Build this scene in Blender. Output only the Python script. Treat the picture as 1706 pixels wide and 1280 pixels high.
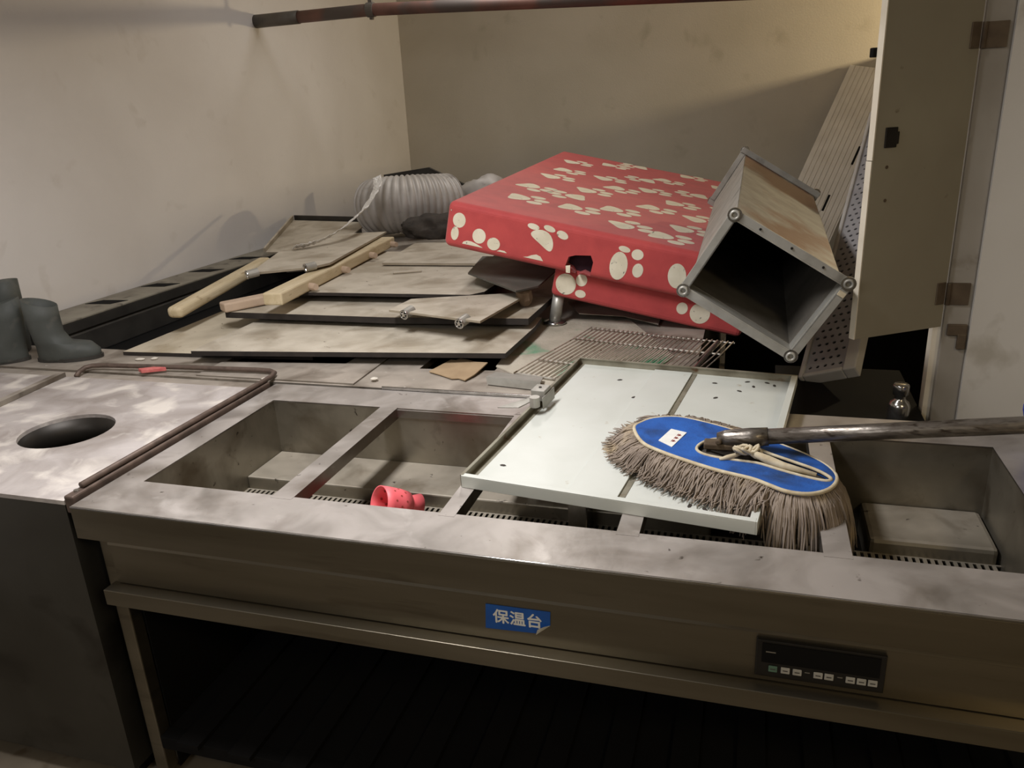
import bpy, bmesh, math, random
from math import sin, cos, pi, radians
from mathutils import Vector, Matrix, Euler, noise
from mathutils.geometry import tessellate_polygon
random.seed(7)
SC = bpy.context.scene
COL = SC.collection
for o in list(bpy.data.objects):
    bpy.data.objects.remove(o)

# ------------------------------------------------------------------ camera, world, lights, exposure
cd = bpy.data.cameras.new('camera'); cam = bpy.data.objects.new('camera', cd); COL.objects.link(cam)
cam.location = (1.3609, -1.145, 1.5536); cam.rotation_euler = (1.2324, 0.048, 0.2892)
cd.sensor_width = 36; cd.lens = 36 * 1307.1 / 1706; cd.clip_start = 0.02
SC.camera = cam
w = bpy.data.worlds.new('world'); SC.world = w; w.use_nodes = True
w.node_tree.nodes['Background'].inputs[0].default_value = (0.62, 0.6, 0.55, 1)
w.node_tree.nodes['Background'].inputs[1].default_value = 0.02
SC.view_settings.view_transform = 'Standard'; SC.view_settings.look = 'None'
SC.view_settings.gamma = 1; SC.view_settings.use_curve_mapping = False
SC.view_settings.exposure = -0.08

def area(name, loc, target, sx, sy, power, col, spread=180):
    l = bpy.data.lights.new(name, 'AREA'); l.shape = 'RECTANGLE'; l.size = sx; l.size_y = sy
    l.energy = power; l.color = col; l.spread = radians(spread)
    o = bpy.data.objects.new(name, l); COL.objects.link(o); o.location = loc
    o.rotation_euler = (Vector(target) - Vector(loc)).to_track_quat('-Z', 'Y').to_euler()
    return o
# ceiling tube over the front aisle, ceiling tube over the back counters, warm lamp in the side bay
area('ceiling_tube_front', (0.35, 0.10, 2.42), (0.35, 0.10, 0), 0.25, 0.9, 38, (1.0, 0.975, 0.985), 155)
area('front_fill', (0.25, -2.3, 2.15), (0.2, 2.0, 1.05), 1.1, 0.5, 14, (1.0, 0.97, 0.96))  # made-up weak fill from behind the camera, no doorway stands there
area('ceiling_tube_back', (0.10, 3.00, 2.70), (0.10, 3.00, 0), 0.12, 0.9, 16, (1.0, 0.96, 0.92))
area('side_bay_lamp', (3.50, 4.45, 2.04), (-1.3, 4.3, 1.7), 0.16, 0.10, 52, (1.0, 0.80, 0.50))
area('added_warm_lamp', (3.0, -1.9, 2.6), (3.0, -1.9, 0), 0.4, 0.4, 26, (1.0, 0.80, 0.50))  # unseen lamp, added to turn the right end of the apron golden

# ------------------------------------------------------------------ materials
def lin(c):
    return tuple((x / 255 / 12.92 if x / 255 <= 0.04045 else ((x / 255 + 0.055) / 1.055) ** 2.4) for x in c)
MATS = {}
def mat(name, c1, c2=None, rough=0.6, metal=0.0, scale=8.0, mix=(0.35, 0.7), bump=0.0, bscale=60.0, stretch=(1, 1, 1),
        spec=0.5, c3=None, s3=25.0, m3=(0.55, 0.7), dust=None, trans=0.0, sheen=0.0, distort=0.3, rough2=None, stain=()):
    """noise-mixed principled; c3 = second layer of blotches, dust = (colour, amount) that settles on upward faces"""
    m = bpy.data.materials.new(name); m.use_nodes = True; nt = m.node_tree; N = nt.nodes; L = nt.links
    b = N['Principled BSDF']
    b.inputs['Roughness'].default_value = rough; b.inputs['Metallic'].default_value = metal
    b.inputs['Specular IOR Level'].default_value = spec
    if trans: b.inputs['Transmission Weight'].default_value = trans
    if sheen: b.inputs['Sheen Weight'].default_value = sheen
    tc = N.new('ShaderNodeTexCoord'); mp = N.new('ShaderNodeMapping'); mp.inputs['Scale'].default_value = stretch
    L.new(tc.outputs['Object'], mp.inputs['Vector'])
    def nz(sc, det=6.0, dis=distort):
        n = N.new('ShaderNodeTexNoise'); n.inputs['Scale'].default_value = sc; n.inputs['Detail'].default_value = det
        n.inputs['Distortion'].default_value = dis
        L.new(mp.outputs[0], n.inputs['Vector']); return n
    def ramp(src, lo, hi):
        r = N.new('ShaderNodeMapRange'); r.inputs[1].default_value = lo; r.inputs[2].default_value = hi
        L.new(src, r.inputs[0]); return r.outputs[0]
    def mixc(f, a, bb):
        x = N.new('ShaderNodeMix'); x.data_type = 'RGBA'
        if hasattr(f, 'links'): L.new(f, x.inputs[0])
        else: x.inputs[0].default_value = f
        for s, v in ((6, a), (7, bb)):
            if isinstance(v, tuple): x.inputs[s].default_value = (*v, 1)
            else: L.new(v, x.inputs[s])
        return x.outputs[2]
    C1 = lin(c1); out = C1; f = None
    if c2:
        f = ramp(nz(scale).outputs[0], *mix); out = mixc(f, C1, lin(c2))
    if c3:
        out = mixc(ramp(nz(s3, 8).outputs[0], *m3), out, lin(c3))
    if dust:
        dc, amt, dm, dr = dust
        g = N.new('ShaderNodeNewGeometry'); sx = N.new('ShaderNodeSeparateXYZ'); L.new(g.outputs['Normal'], sx.inputs[0])
        up = ramp(sx.outputs[2], 0.5, 0.9)
        n2 = ramp(nz(scale * 1.7, 8).outputs[0], 0.25, 0.65)
        a = N.new('ShaderNodeMath'); a.operation = 'MULTIPLY_ADD'; L.new(n2, a.inputs[0]); a.inputs[1].default_value = 0.45; a.inputs[2].default_value = amt - 0.25
        mm = N.new('ShaderNodeMath'); mm.operation = 'MULTIPLY'; mm.use_clamp = True; L.new(a.outputs[0], mm.inputs[0]); L.new(up, mm.inputs[1])
        out = mixc(mm.outputs[0], out, lin(dc))
        mr = N.new('ShaderNodeMapRange'); L.new(mm.outputs[0], mr.inputs[0]); mr.inputs[3].default_value = metal; mr.inputs[4].default_value = dm
        L.new(mr.outputs[0], b.inputs['Metallic'])
        rr = N.new('ShaderNodeMapRange'); L.new(mm.outputs[0], rr.inputs[0]); rr.inputs[3].default_value = rough; rr.inputs[4].default_value = dr
        L.new(rr.outputs[0], b.inputs['Roughness'])
    elif rough2 is not None and f is not None:
        rr = N.new('ShaderNodeMapRange'); L.new(f, rr.inputs[0]); rr.inputs[3].default_value = rough; rr.inputs[4].default_value = rough2
        L.new(rr.outputs[0], b.inputs['Roughness'])
    for (sc_, ss, lo, hi) in stain:
        out = mixc(ramp(nz(ss, 8, 0.6).outputs[0], lo, hi), out, lin(sc_))
    if isinstance(out, tuple): b.inputs['Base Color'].default_value = (*out, 1)
    else: L.new(out, b.inputs['Base Color'])
    if bump:
        bp = N.new('ShaderNodeBump'); bp.inputs['Strength'].default_value = bump; bp.inputs['Distance'].default_value = 0.01
        L.new(nz(bscale, 4, 0).outputs[0], bp.inputs['Height']); L.new(bp.outputs[0], b.inputs['Normal'])
    MATS[name] = m
    return m
mat('wall_paint', (206, 203, 201), (197, 193, 190), 0.85, scale=1.6, bump=0.08, bscale=120, c3=(188, 183, 178), s3=6, m3=(0.62, 0.8))
mat('wall_paint_warm', (192, 184, 168), (182, 174, 157), 0.85, scale=1.6, bump=0.08, bscale=120, c3=(168, 160, 142), s3=5, m3=(0.62, 0.8))
mat('wall_dim', (150, 145, 134), (135, 130, 120), 0.9, scale=2)
mat('wall_right', (206, 202, 194), (196, 191, 182), 0.8, scale=2, c3=(176, 170, 158), s3=7, m3=(0.62, 0.75))
mat('ceiling', (190, 186, 176), (175, 170, 160), 0.9, scale=2)
mat('floor', (118, 109, 94), (98, 90, 77), 0.5, scale=5, c3=(84, 72, 56), s3=14)
STEEL_DUST = ((168, 160, 152), 0.62, 0.15, 0.55)
mat('steel_top', (148, 143, 136), (108, 101, 92), 0.28, 0.85, scale=4, stretch=(1, 1, 1), dust=((184, 177, 171), 0.58, 0.25, 0.46), c3=(86, 78, 68), s3=7, m3=(0.56, 0.74), bump=0.06, bscale=30, distort=0.9, stain=[((112, 103, 92), 5.5, 0.50, 0.78), ((198, 192, 186), 10, 0.60, 0.78), ((70, 62, 54), 34, 0.68, 0.76)])
mat('steel_front', (134, 127, 112), (112, 105, 90), 0.34, 0.9, scale=3, stretch=(0.4, 1, 4), c3=(92, 84, 70), s3=7, m3=(0.6, 0.8))
mat('steel_well', (150, 144, 130), (116, 110, 98), 0.42, 0.8, scale=6, dust=((150, 142, 128), 0.6, 0.1, 0.7), c3=(80, 70, 56), s3=10, m3=(0.6, 0.75), stain=[((100, 90, 74), 7, 0.52, 0.75), ((60, 52, 44), 40, 0.68, 0.75)])
mat('steel_grimy', (150, 143, 132), (112, 105, 95), 0.45, 0.6, scale=6, dust=((172, 162, 150), 0.6, 0.1, 0.65), c3=(78, 68, 58), s3=12, m3=(0.58, 0.75), bump=0.1, bscale=40, stain=[((104, 94, 82), 6, 0.5, 0.72), ((196, 190, 180), 30, 0.68, 0.75)])
mat('stove_top', (182, 175, 171), (138, 129, 122), 0.6, 0.15, scale=7, c3=(208, 201, 192), s3=9, m3=(0.5, 0.66), bump=0.2, bscale=35, distort=0.5)
mat('stove_front', (84, 82, 76), (70, 67, 60), 0.4, 0.75, scale=3, c3=(58, 54, 48), s3=5)
mat('board_dusty', (166, 156, 138), (140, 129, 110), 0.6, 0.25, scale=7, dust=((200, 192, 176), 0.6, 0.0, 0.8), c3=(122, 110, 94), s3=16, m3=(0.62, 0.75), bump=0.1, bscale=60, stain=[((140, 128, 108), 5, 0.48, 0.72), ((92, 80, 66), 38, 0.68, 0.76)])
mat('board_tan', (172, 161, 140), (152, 141, 120), 0.7, 0.0, scale=6, dust=((198, 188, 167), 0.5, 0.0, 0.85), c3=(128, 112, 86), s3=14, m3=(0.62, 0.75), stain=[((148, 134, 108), 5, 0.5, 0.72), ((96, 82, 64), 38, 0.69, 0.76)])
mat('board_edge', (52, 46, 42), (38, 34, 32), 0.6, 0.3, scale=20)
mat('glass_sheet', (86, 86, 80), (70, 69, 64), 0.18, 0.3, scale=5, dust=((118, 113, 104), 0.45, 0.0, 0.7))
mat('black_iron', (62, 60, 56), (48, 46, 43), 0.55, 0.3, scale=10, dust=((84, 80, 72), 0.3, 0.0, 0.8))
mat('rail_top', (150, 145, 131), (124, 118, 106), 0.6, 0.2, scale=9, c3=(84, 78, 70), s3=18, m3=(0.6, 0.75))
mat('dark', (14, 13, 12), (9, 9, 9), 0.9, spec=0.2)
mat('dark_steel', (52, 48, 43), (36, 33, 29), 0.45, 0.6, scale=6)
mat('red_cloth', (186, 70, 68), (172, 62, 62), 0.75, scale=14, bump=0.12, bscale=350, sheen=0.15, c3=(156, 58, 58), s3=7, m3=(0.62, 0.8))
mat('paw_cream', (224, 217, 196), (208, 200, 176), 0.8, scale=20, c3=(120, 120, 108), s3=60, m3=(0.64, 0.72))
mat('foam_dark', (52, 30, 42), (34, 20, 28), 0.95, scale=30)
mat('galvanised', (176, 174, 166), (148, 145, 136), 0.42, 0.5, scale=16, c3=(92, 88, 78), s3=8, m3=(0.6, 0.78), bump=0.06, bscale=50, rough2=0.6)
mat('galvanised_rust', (146, 145, 140), (118, 116, 110), 0.5, 0.35, scale=14, c3=(104, 68, 48), s3=2.6, m3=(0.54, 0.62), distort=0.1, bump=0.1, bscale=50)
mat('duct_inside', (124, 119, 110), (98, 94, 86), 0.6, 0.4, scale=9)
mat('white_enamel', (200, 203, 196), (192, 195, 187), 0.4, scale=8, c3=(168, 160, 140), s3=26, m3=(0.68, 0.76))
mat('tray_steel', (150, 146, 130), (112, 106, 90), 0.5, 0.4, scale=14, c3=(98, 70, 46), s3=20, m3=(0.62, 0.72))
mat('mop_blue', (30, 92, 176), (22, 74, 148), 0.75, scale=18, c3=(18, 46, 84), s3=12, m3=(0.54, 0.72), bump=0.15, bscale=200)
mat('mop_piping', (204, 194, 168), (176, 160, 130), 0.85, scale=40)
mat('mop_yarn', (150, 137, 124), (118, 106, 95), 0.95, scale=26, c3=(176, 158, 126), s3=9, m3=(0.55, 0.7))
mat('handle_steel', (140, 134, 126), (96, 88, 80), 0.32, 0.75, scale=24, stretch=(1, 4, 4), c3=(70, 60, 52), s3=30, bump=0.08, bscale=80)
mat('chrome', (190, 188, 184), (160, 158, 152), 0.2, 0.95, scale=30)
mat('wood_pale', (202, 187, 156), (182, 165, 130), 0.75, scale=5, stretch=(6, 1.2, 6), c3=(150, 130, 98), s3=14, m3=(0.6, 0.78), bump=0.1, bscale=60)
mat('wood_pink', (190, 168, 146), (170, 148, 126), 0.8, scale=9)
mat('cardboard', (162, 140, 110), (144, 122, 94), 0.9, scale=12, bump=0.15, bscale=60)
mat('hose_grey', (182, 178, 173), (160, 155, 149), 0.6, 0.25, scale=9, c3=(130, 124, 118), s3=14, m3=(0.6, 0.78))
mat('foil', (246, 245, 242), (226, 224, 220), 0.3, 0.25, scale=60, bump=0.9, bscale=120)
mat('rag_dark', (66, 60, 54), (44, 40, 36), 0.95, scale=16, bump=0.4, bscale=60)
mat('boot_rubber', (70, 73, 69), (54, 57, 53), 0.65, scale=7, c3=(104, 100, 92), s3=9, m3=(0.55, 0.75), bump=0.06, bscale=50)
mat('pink_plastic', (238, 110, 116), (228, 94, 102), 0.5, scale=14)
mat('white_plastic', (190, 187, 182), (170, 166, 160), 0.55, scale=9)
mat('grey_plastic', (158, 156, 158), (140, 138, 140), 0.6, scale=9)
mat('board_ribbed', (204, 200, 192), (190, 185, 176), 0.7, scale=6)
mat('door_paint', (150, 143, 124), (138, 130, 112), 0.6, scale=3, c3=(104, 92, 70), s3=22, m3=(0.72, 0.8))
mat('door_edge', (226, 217, 198), (206, 196, 176), 0.6, scale=8)
mat('frame_paint', (158, 152, 142), (138, 131, 120), 0.65, scale=4, c3=(110, 100, 86), s3=10, m3=(0.6, 0.75))
mat('rust_hinge', (104, 90, 72), (84, 70, 56), 0.7, 0.4, scale=30)
mat('sticker_blue', (30, 92, 176), (24, 78, 158), 0.5, scale=20)
mat('sticker_white', (236, 236, 230), (222, 222, 214), 0.6, scale=30)
mat('panel_black', (26, 24, 22), (18, 17, 16), 0.35, scale=20)
mat('button_grey', (176, 174, 168), (160, 158, 150), 0.5, scale=60)
mat('button_green', (90, 122, 104), (80, 108, 94), 0.5, scale=60)
mat('print_grey', (120, 116, 108), None, 0.6)
mat('print_dark', (70, 68, 64), None, 0.6)
mat('print_red', (170, 60, 50), (120, 50, 46), 0.7, scale=200)
mat('pipe_red', (126, 92, 82), (100, 74, 66), 0.6, 0.2, scale=6, c3=(92, 84, 80), s3=3, m3=(0.5, 0.6))
mat('pipe_grey', (110, 105, 100), (90, 86, 80), 0.6, 0.3, scale=6)
mat('green_grime', (186, 178, 162), (156, 150, 134), 0.8, scale=8, c3=(86, 146, 112), s3=6, m3=(0.56, 0.68), bump=0.3, bscale=90)
mat('wire_steel', (206, 202, 192), (170, 162, 148), 0.35, 0.7, scale=40, c3=(98, 80, 58), s3=30, m3=(0.6, 0.7))
mat('rod_brown', (104, 88, 78), (78, 66, 58), 0.6, 0.4, scale=30)
mat('red_scrap', (196, 112, 106), (176, 84, 82), 0.7, scale=60)
mat('blue_plastic', (40, 60, 160), (30, 50, 140), 0.5, scale=8)
mat('crumb', (206, 200, 188), (180, 172, 158), 0.9, scale=40)
mat('stone_brown', (120, 100, 80), (96, 80, 64), 0.95, scale=30, bump=0.3)

# ------------------------------------------------------------------ mesh helpers
class MB:
    def __init__(s): s.v = []; s.f = []; s.mi = []; s.cur = 0
    def add(s, vs, fs, M=None):
        n = len(s.v)
        s.v += [(M @ Vector(p)) if M is not None else Vector(p) for p in vs]
        for f in fs: s.f.append(tuple(i + n for i in f)); s.mi.append(s.cur)
        return s
    def box(s, x0, x1, y0, y1, z0, z1, M=None):
        vs = [(x, y, z) for z in (z0, z1) for y in (y0, y1) for x in (x0, x1)]
        return s.add(vs, [(0, 2, 3, 1), (4, 5, 7, 6), (0, 1, 5, 4), (2, 6, 7, 3), (0, 4, 6, 2), (1, 3, 7, 5)], M)
    def prism(s, top, down, M=None):
        n = len(top); t = [Vector(p) for p in top]; d = Vector(down)
        nrm = sum(((t[i] - t[0]).cross(t[(i + 1) % n] - t[0]) for i in range(n)), Vector())
        if nrm.dot(d) > 0: t.reverse()
        vs = t + [p + d for p in t]
        fs = [tuple(range(n)), tuple(range(2 * n - 1, n - 1, -1))] + [(i, i + n, (i + 1) % n + n, (i + 1) % n) for i in range(n)]
        return s.add(vs, fs, M)
    def tube(s, pts, r, n=8, closed=False, caps=True, M=None):
        P = [Vector(p) for p in pts]; m = len(P); R = r if isinstance(r, (list, tuple)) else [r] * m
        vs = []; up = None
        for i in range(m):
            a = P[(i - 1) % m] if (closed or i > 0) else P[i]; b = P[(i + 1) % m] if (closed or i < m - 1) else P[i]
            t = (b - a).normalized()
            if up is None:
                up = Vector((0, 0, 1)) if abs(t.z) < 0.9 else Vector((1, 0, 0))
            u = (up - t * up.dot(t)).normalized(); up = u; v = t.cross(u)
            vs += [P[i] + (u * cos(2 * pi * k / n) + v * sin(2 * pi * k / n)) * R[i] for k in range(n)]
        fs = []
        for i in range(m if closed else m - 1):
            j = (i + 1) % m
            fs += [(i * n + k, i * n + (k + 1) % n, j * n + (k + 1) % n, j * n + k) for k in range(n)]
        if caps and not closed: fs += [tuple(range(n - 1, -1, -1)), tuple((m - 1) * n + k for k in range(n))]
        return s.add(vs, fs, M)
    def cyl(s, p0, p1, r, n=16, r2=None, caps=True, M=None):
        return s.tube([p0, p1], [r, r if r2 is None else r2], n, caps=caps, M=M)
    def lathe(s, prof, n=24, M=None, closed=False):
        vs = []; m = len(prof)
        for (r, z) in prof: vs += [(r * cos(2 * pi * k / n), r * sin(2 * pi * k / n), z) for k in range(n)]
        fs = []
        for i in range(m if closed else m - 1):
            j = (i + 1) % m
            fs += [(i * n + k, i * n + (k + 1) % n, j * n + (k + 1) % n, j * n + k) for k in range(n)]
        return s.add(vs, fs, M)
    def plate(s, outer, holes, z0, z1, M=None):
        """flat plate with through holes, loops of (x,y)"""
        loops = [outer] + holes
        tri = tessellate_polygon([[Vector((x, y, 0)) for x, y in lp] for lp in loops])
        flat = [p for lp in loops for p in lp]; n = len(flat)
        vs = [(x, y, z1) for x, y in flat] + [(x, y, z0) for x, y in flat]; fs = []
        for a, b, c in tri:
            A, B, C = flat[a], flat[b], flat[c]
            if (B[0] - A[0]) * (C[1] - A[1]) - (B[1] - A[1]) * (C[0] - A[0]) < 0: a, c = c, a
            fs += [(a, b, c), (c + n, b + n, a + n)]
        k = 0
        for lp in loops:
            m = len(lp); fs += [(k + i, k + i + n, k + (i + 1) % m + n, k + (i + 1) % m) for i in range(m)]; k += m
        return s.add(vs, fs, M)
    def mesh(s, name, mats, off=Vector(), smooth=False):
        me = bpy.data.meshes.new(name); me.from_pydata([tuple(p - off) for p in s.v], [], s.f)
        for mm in (mats if isinstance(mats, (list, tuple)) else [mats]): me.materials.append(MATS[mm])
        for p, i in zip(me.polygons, s.mi): p.material_index = i
        bm = bmesh.new(); bm.from_mesh(me); bmesh.ops.recalc_face_normals(bm, faces=bm.faces); bm.to_mesh(me); bm.free()
        if smooth:
            for p in me.polygons: p.use_smooth = True
        me.update(); return me
def tag(o, label=None, cat=None, group=None, kind=None):
    if label: o['label'] = label
    if cat: o['category'] = cat
    if group: o['group'] = group
    if kind: o['kind'] = kind
    return o
def put(name, me, parent=None, bevel=0, seg=2):
    o = bpy.data.objects.new(name, me); COL.objects.link(o)
    if parent is not None: o.parent = parent
    if bevel:
        b = o.modifiers.new('bevel', 'BEVEL'); b.width = bevel; b.segments = seg; b.limit_method = 'ANGLE'; b.angle_limit = radians(40)
    return o
def origin(o):
    v = Vector()
    while o is not None: v = v + o.location; o = o.parent
    return v
def part(t, name, mb, m, bevel=0, smooth=False, seg=2, label=None, kind=None):
    o = put(name, mb.mesh(name, m, origin(t), smooth), t, bevel, seg)
    return tag(o, label, kind=kind)
def thing(name, label, cat, loc=(0, 0, 0), group=None):
    o = bpy.data.objects.new(name, None); COL.objects.link(o); o.location = loc; o.empty_display_size = 0.05
    return tag(o, label, cat, group)
def solo(name, mb, m, label, cat, bevel=0, smooth=False, group=None, seg=2, loc=None):
    off = Vector(loc) if loc else sum(mb.v, Vector()) / len(mb.v)
    if not loc: off.z = min(p.z for p in mb.v)
    o = put(name, mb.mesh(name, m, off, smooth), None, bevel, seg); o.location = off
    return tag(o, label, cat, group)
def struct(name, mb, m, bevel=0):
    o = put(name, mb.mesh(name, m), None, bevel); o['kind'] = 'structure'; return o
def frame(o, R):
    return Matrix.Translation(Vector(o)) @ R.to_4x4()

# ------------------------------------------------------------------ room
XW, YW, XR, YF, ZC = -1.32, 4.92, 3.7, -3.0, 2.85
struct('floor', MB().box(XW - .1, XR + .1, YF - .1, YW + .1, -.1, 0), 'floor')
struct('ceiling', MB().box(XW - .1, XR + .1, YF - .1, YW + .1, ZC, ZC + .1), 'ceiling')
struct('wall_left', MB().box(XW - .1, XW, YF, YW, 0, ZC), 'wall_paint')
struct('wall_back', MB().box(XW - .1, XR + .1, YW, YW + .1, 0, ZC), 'wall_paint_warm')
struct('wall_right', MB().box(XR, XR + .1, YF, YW, 0, ZC), 'wall_dim')
struct('wall_front', MB().box(XW - .1, XR + .1, YF - .1, YF, 0, ZC), 'wall_dim')
struct('wall_partition', MB().box(1.895, XR, 1.0, 1.08, 0, ZC), 'wall_right')
# door frame at the end of the partition
tf = struct('trim_1', MB().box(1.835, 1.895, 1.012, 1.08, 0, ZC), 'frame_paint', .003)
put('jamb_strip', MB().box(1.817, 1.835, 1.03, 1.075, 0, ZC).mesh('jamb_strip', 'door_edge'), tf)
for (z0, z1) in ((1.035, 1.09), (1.63, 1.685)):
    put('hinge', MB().box(1.84, 1.884, 1.006, 1.012, z0, z1).cyl((1.836, 1.006, z0), (1.836, 1.006, z1), .006, 8).mesh('hinge', 'rust_hinge'), tf)
put('strike_plate', MB().box(1.845, 1.89, 1.004, 1.012, .955, .985).box(1.87, 1.89, 1.002, 1.012, .92, .96).mesh('strike_plate', 'rust_hinge'), tf, .002)

# half open narrow door, hinged on the frame
A = Vector((1.828, .998, 0)); B = Vector((1.612, .853, 0)); dv = (B - A).normalized(); wv = (A - B).length
nv = Vector((-dv.y, dv.x, 0))   # faces the camera side
if nv.dot(Vector((0, -1, 0))) < 0: nv = -nv
Md = Matrix(((dv.x, nv.x, 0, A.x), (dv.y, nv.y, 0, A.y), (0, 0, 1, 0), (0, 0, 0, 1)))
dr = thing('cupboard_door', 'narrow beige cupboard door standing half open beside the white partition', 'door', (1.72, .925, .98))
part(dr, 'door_panel', MB().box(0, wv - .001, -.018, -.002, .98, 2.35, Md).box(0, wv - .001, -.002, 0, .98, 2.35, Md), 'door_paint', .0015)
part(dr, 'edge_band', MB().box(wv, wv + .003, -.018, 0, .98, 1.40, Md).box(wv, wv + .003, -.017, .001, 1.402, 2.35, Md), 'door_edge', label='pale chipped edge banding')
part(dr, 'latch', MB().box(wv - .058, wv - .026, 0, .004, 1.428, 1.472, Md).box(wv - .064, wv - .058, 0, .003, 1.435, 1.462, Md), 'dark_steel', .001)
for (s_, z_) in ((.04, 1.385), (.045, 1.31)):
    part(dr, 'screw_hole', MB().cyl(Md @ Vector((wv - s_, 0, z_)), Md @ Vector((wv - s_, .0012, z_)), .004, 10), 'rust_hinge')
for z_ in (1.04, 1.63):
    part(dr, 'hinge_leaf', MB().box(.004, .03, 0, .004, z_, z_ + .055, Md), 'rust_hinge', .001)
part(dr, 'catch', MB().box(wv - .004, wv + .012, -.03, -.018, 1.62, 1.64, Md), 'dark', .002)

# rusty pipe across the back of the room
pp = thing('ceiling_pipe', 'long reddish brown pipe crossing below the ceiling from the left wall', 'pipe', (-1.317, 3.0, 2.07))
part(pp, 'pipe_run', MB().tube([(-1.32, 3.0, 2.07), (-.62, 3.0, 2.075), (-.32, 3.0, 2.064), (3.68, 3.0, 1.90)], [.031, .031, .030, .028], 20), 'pipe_red', smooth=True)
part(pp, 'pipe_collar', MB().cyl((-1.32, 3.0, 2.07), (-1.05, 3.0, 2.0722), .034, 20), 'pipe_grey', smooth=True, label='grey sleeve at the wall')
part(pp, 'pipe_clamp', MB().cyl((-.640, 3.0, 2.0753), (-.600, 3.0, 2.0745), .036, 20).box(-.628, -.612, 2.99, 3.01, 2.028, 2.045).box(-.630, -.610, 2.992, 3.008, 2.10, ZC), 'pipe_grey')

# ------------------------------------------------------------------ food warming counter (front)
TZ = .8
XE = 2.12
wc = thing('warming_counter', 'long stainless steel food warming counter with open wells in the foreground', 'counter', (1.0, .4, 0))
OX0, OX1, OY0, OY1 = .074, 1.89, .137, .662
part(wc, 'counter_top', MB().plate([(0, 0), (XE, 0), (XE, .792), (0, .792)], [[(OX0, OY0), (OX0, OY1), (OX1, OY1), (OX1, OY0)]], TZ - .004, TZ), 'steel_top')
part(wc, 'front_lip', MB().box(0, XE, 0, .004, .724, TZ - .004).box(0, .004, .004, .79, .724, TZ - .004).box(0, XE, .004, .03, .724, .728), 'steel_front', .001)
part(wc, 'front_nosing', MB().tube([(0, .0022, TZ - .0022), (XE, .0022, TZ - .0022)], .0026, 12), 'chrome', smooth=True, label='bright folded front edge')
part(wc, 'apron', MB().box(.05, XE, .030, .036, .602, .724), 'steel_front')
part(wc, 'apron_fold', MB().prism([(.05, .0302, .716), (XE, .0302, .716), (XE, .024, .7), (.05, .024, .7)], (0, .0062, 0)), 'steel_front')
part(wc, 'bottom_rail', MB().box(.036, XE, -.002, .036, .562, .600), 'steel_front', .0015)
for bx0, bx1 in ((.41, .46), (.792, .826), (1.146, 1.188), (1.506, 1.553)):
    part(wc, 'divider_bar', MB().box(bx0, bx1, OY0 - .012, OY1 + .006, TZ - .003, TZ + .0005).box(bx0, bx0 + .003, OY0, OY1, TZ - .03, TZ - .003).box(bx1 - .003, bx1, OY0, OY1, TZ - .03, TZ - .003), 'steel_top')
WZ = .607
part(wc, 'well_wall', MB().box(OX0 - .003, OX0, OY0 - .003, OY1 + .003, WZ - .06, TZ - .004), 'steel_well')
part(wc, 'well_wall', MB().box(OX1, OX1 + .003, OY0 - .003, OY1 + .003, WZ - .06, TZ - .004), 'steel_well')
part(wc, 'well_wall', MB().box(OX0, OX1, OY1, OY1 + .003, WZ - .06, TZ - .004), 'steel_well')
part(wc, 'well_wall', MB().box(OX0, OX1, OY0 - .003, OY0, WZ - .06, TZ - .004), 'steel_well')
part(wc, 'well_bottom', MB().box(OX0, OX1, OY0, OY1, WZ - .06, WZ - .057), 'dark_steel')
part(wc, 'heater_ledge', MB().box(OX0, 1.30, .49, OY1, WZ - .05, .6415), 'steel_well', .004)
part(wc, 'heater_ledge', MB().box(1.635, OX1 - .006, .488, OY1, WZ - .05, .6415), 'steel_well', .01)
part(wc, 'well_seam', MB().box(.46, .98, OY1 - .004, OY1, TZ - .026, TZ - .004), 'steel_top')
# slotted plate: strips and teeth
sp = MB().box(OX0, OX1, OY0, .440, WZ - .003, WZ).box(OX0, OX1, .484, .489, WZ - .003, WZ)
x = OX0
while x < OX1 - .01:
    sp.box(x, x + .008, .440, .484, WZ - .003, WZ); x += .0145
part(wc, 'slotted_plate', sp, 'steel_well', kind='stuff')
part(wc, 'support_block', MB().box(.985, 1.03, .42, .49, WZ, .70), 'chrome', .003)
for lx, ly in ((0, .05), (0, .70), (XE - .04, .05), (XE - .04, .70)):
    part(wc, 'leg', MB().box(lx, lx + .036, ly, ly + .036, .03, .724).cyl((lx + .018, ly + .018, 0), (lx + .018, ly + .018, .03), .014, 12), 'steel_front', .003)
part(wc, 'shelf_rail', MB().box(.036, XE - .04, .05, .086, .11, .146), 'dark', .002)  # front rail near-black: shade under the counter put into its colour
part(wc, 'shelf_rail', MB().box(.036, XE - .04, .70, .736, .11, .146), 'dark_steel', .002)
part(wc, 'shelf_shade_board', MB().box(.037, XE - .041, .0865, .6995, .128, .146), 'dark')  # added near-black board, hides the lit floor and stands in for shade
sl = MB().box(-.03, .03, -.36, .36, 0, .012).mesh('shelf_slat', 'dark')  # slats coloured near-black for the under-counter shade
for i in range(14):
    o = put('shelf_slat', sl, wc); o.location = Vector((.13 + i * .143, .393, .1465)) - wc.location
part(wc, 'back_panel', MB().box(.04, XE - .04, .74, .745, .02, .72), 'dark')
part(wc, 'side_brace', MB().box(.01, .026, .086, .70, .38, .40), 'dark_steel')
part(wc, 'side_panel', MB().box(.037, .040, .0865, .739, .02, .60), 'dark')

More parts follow.
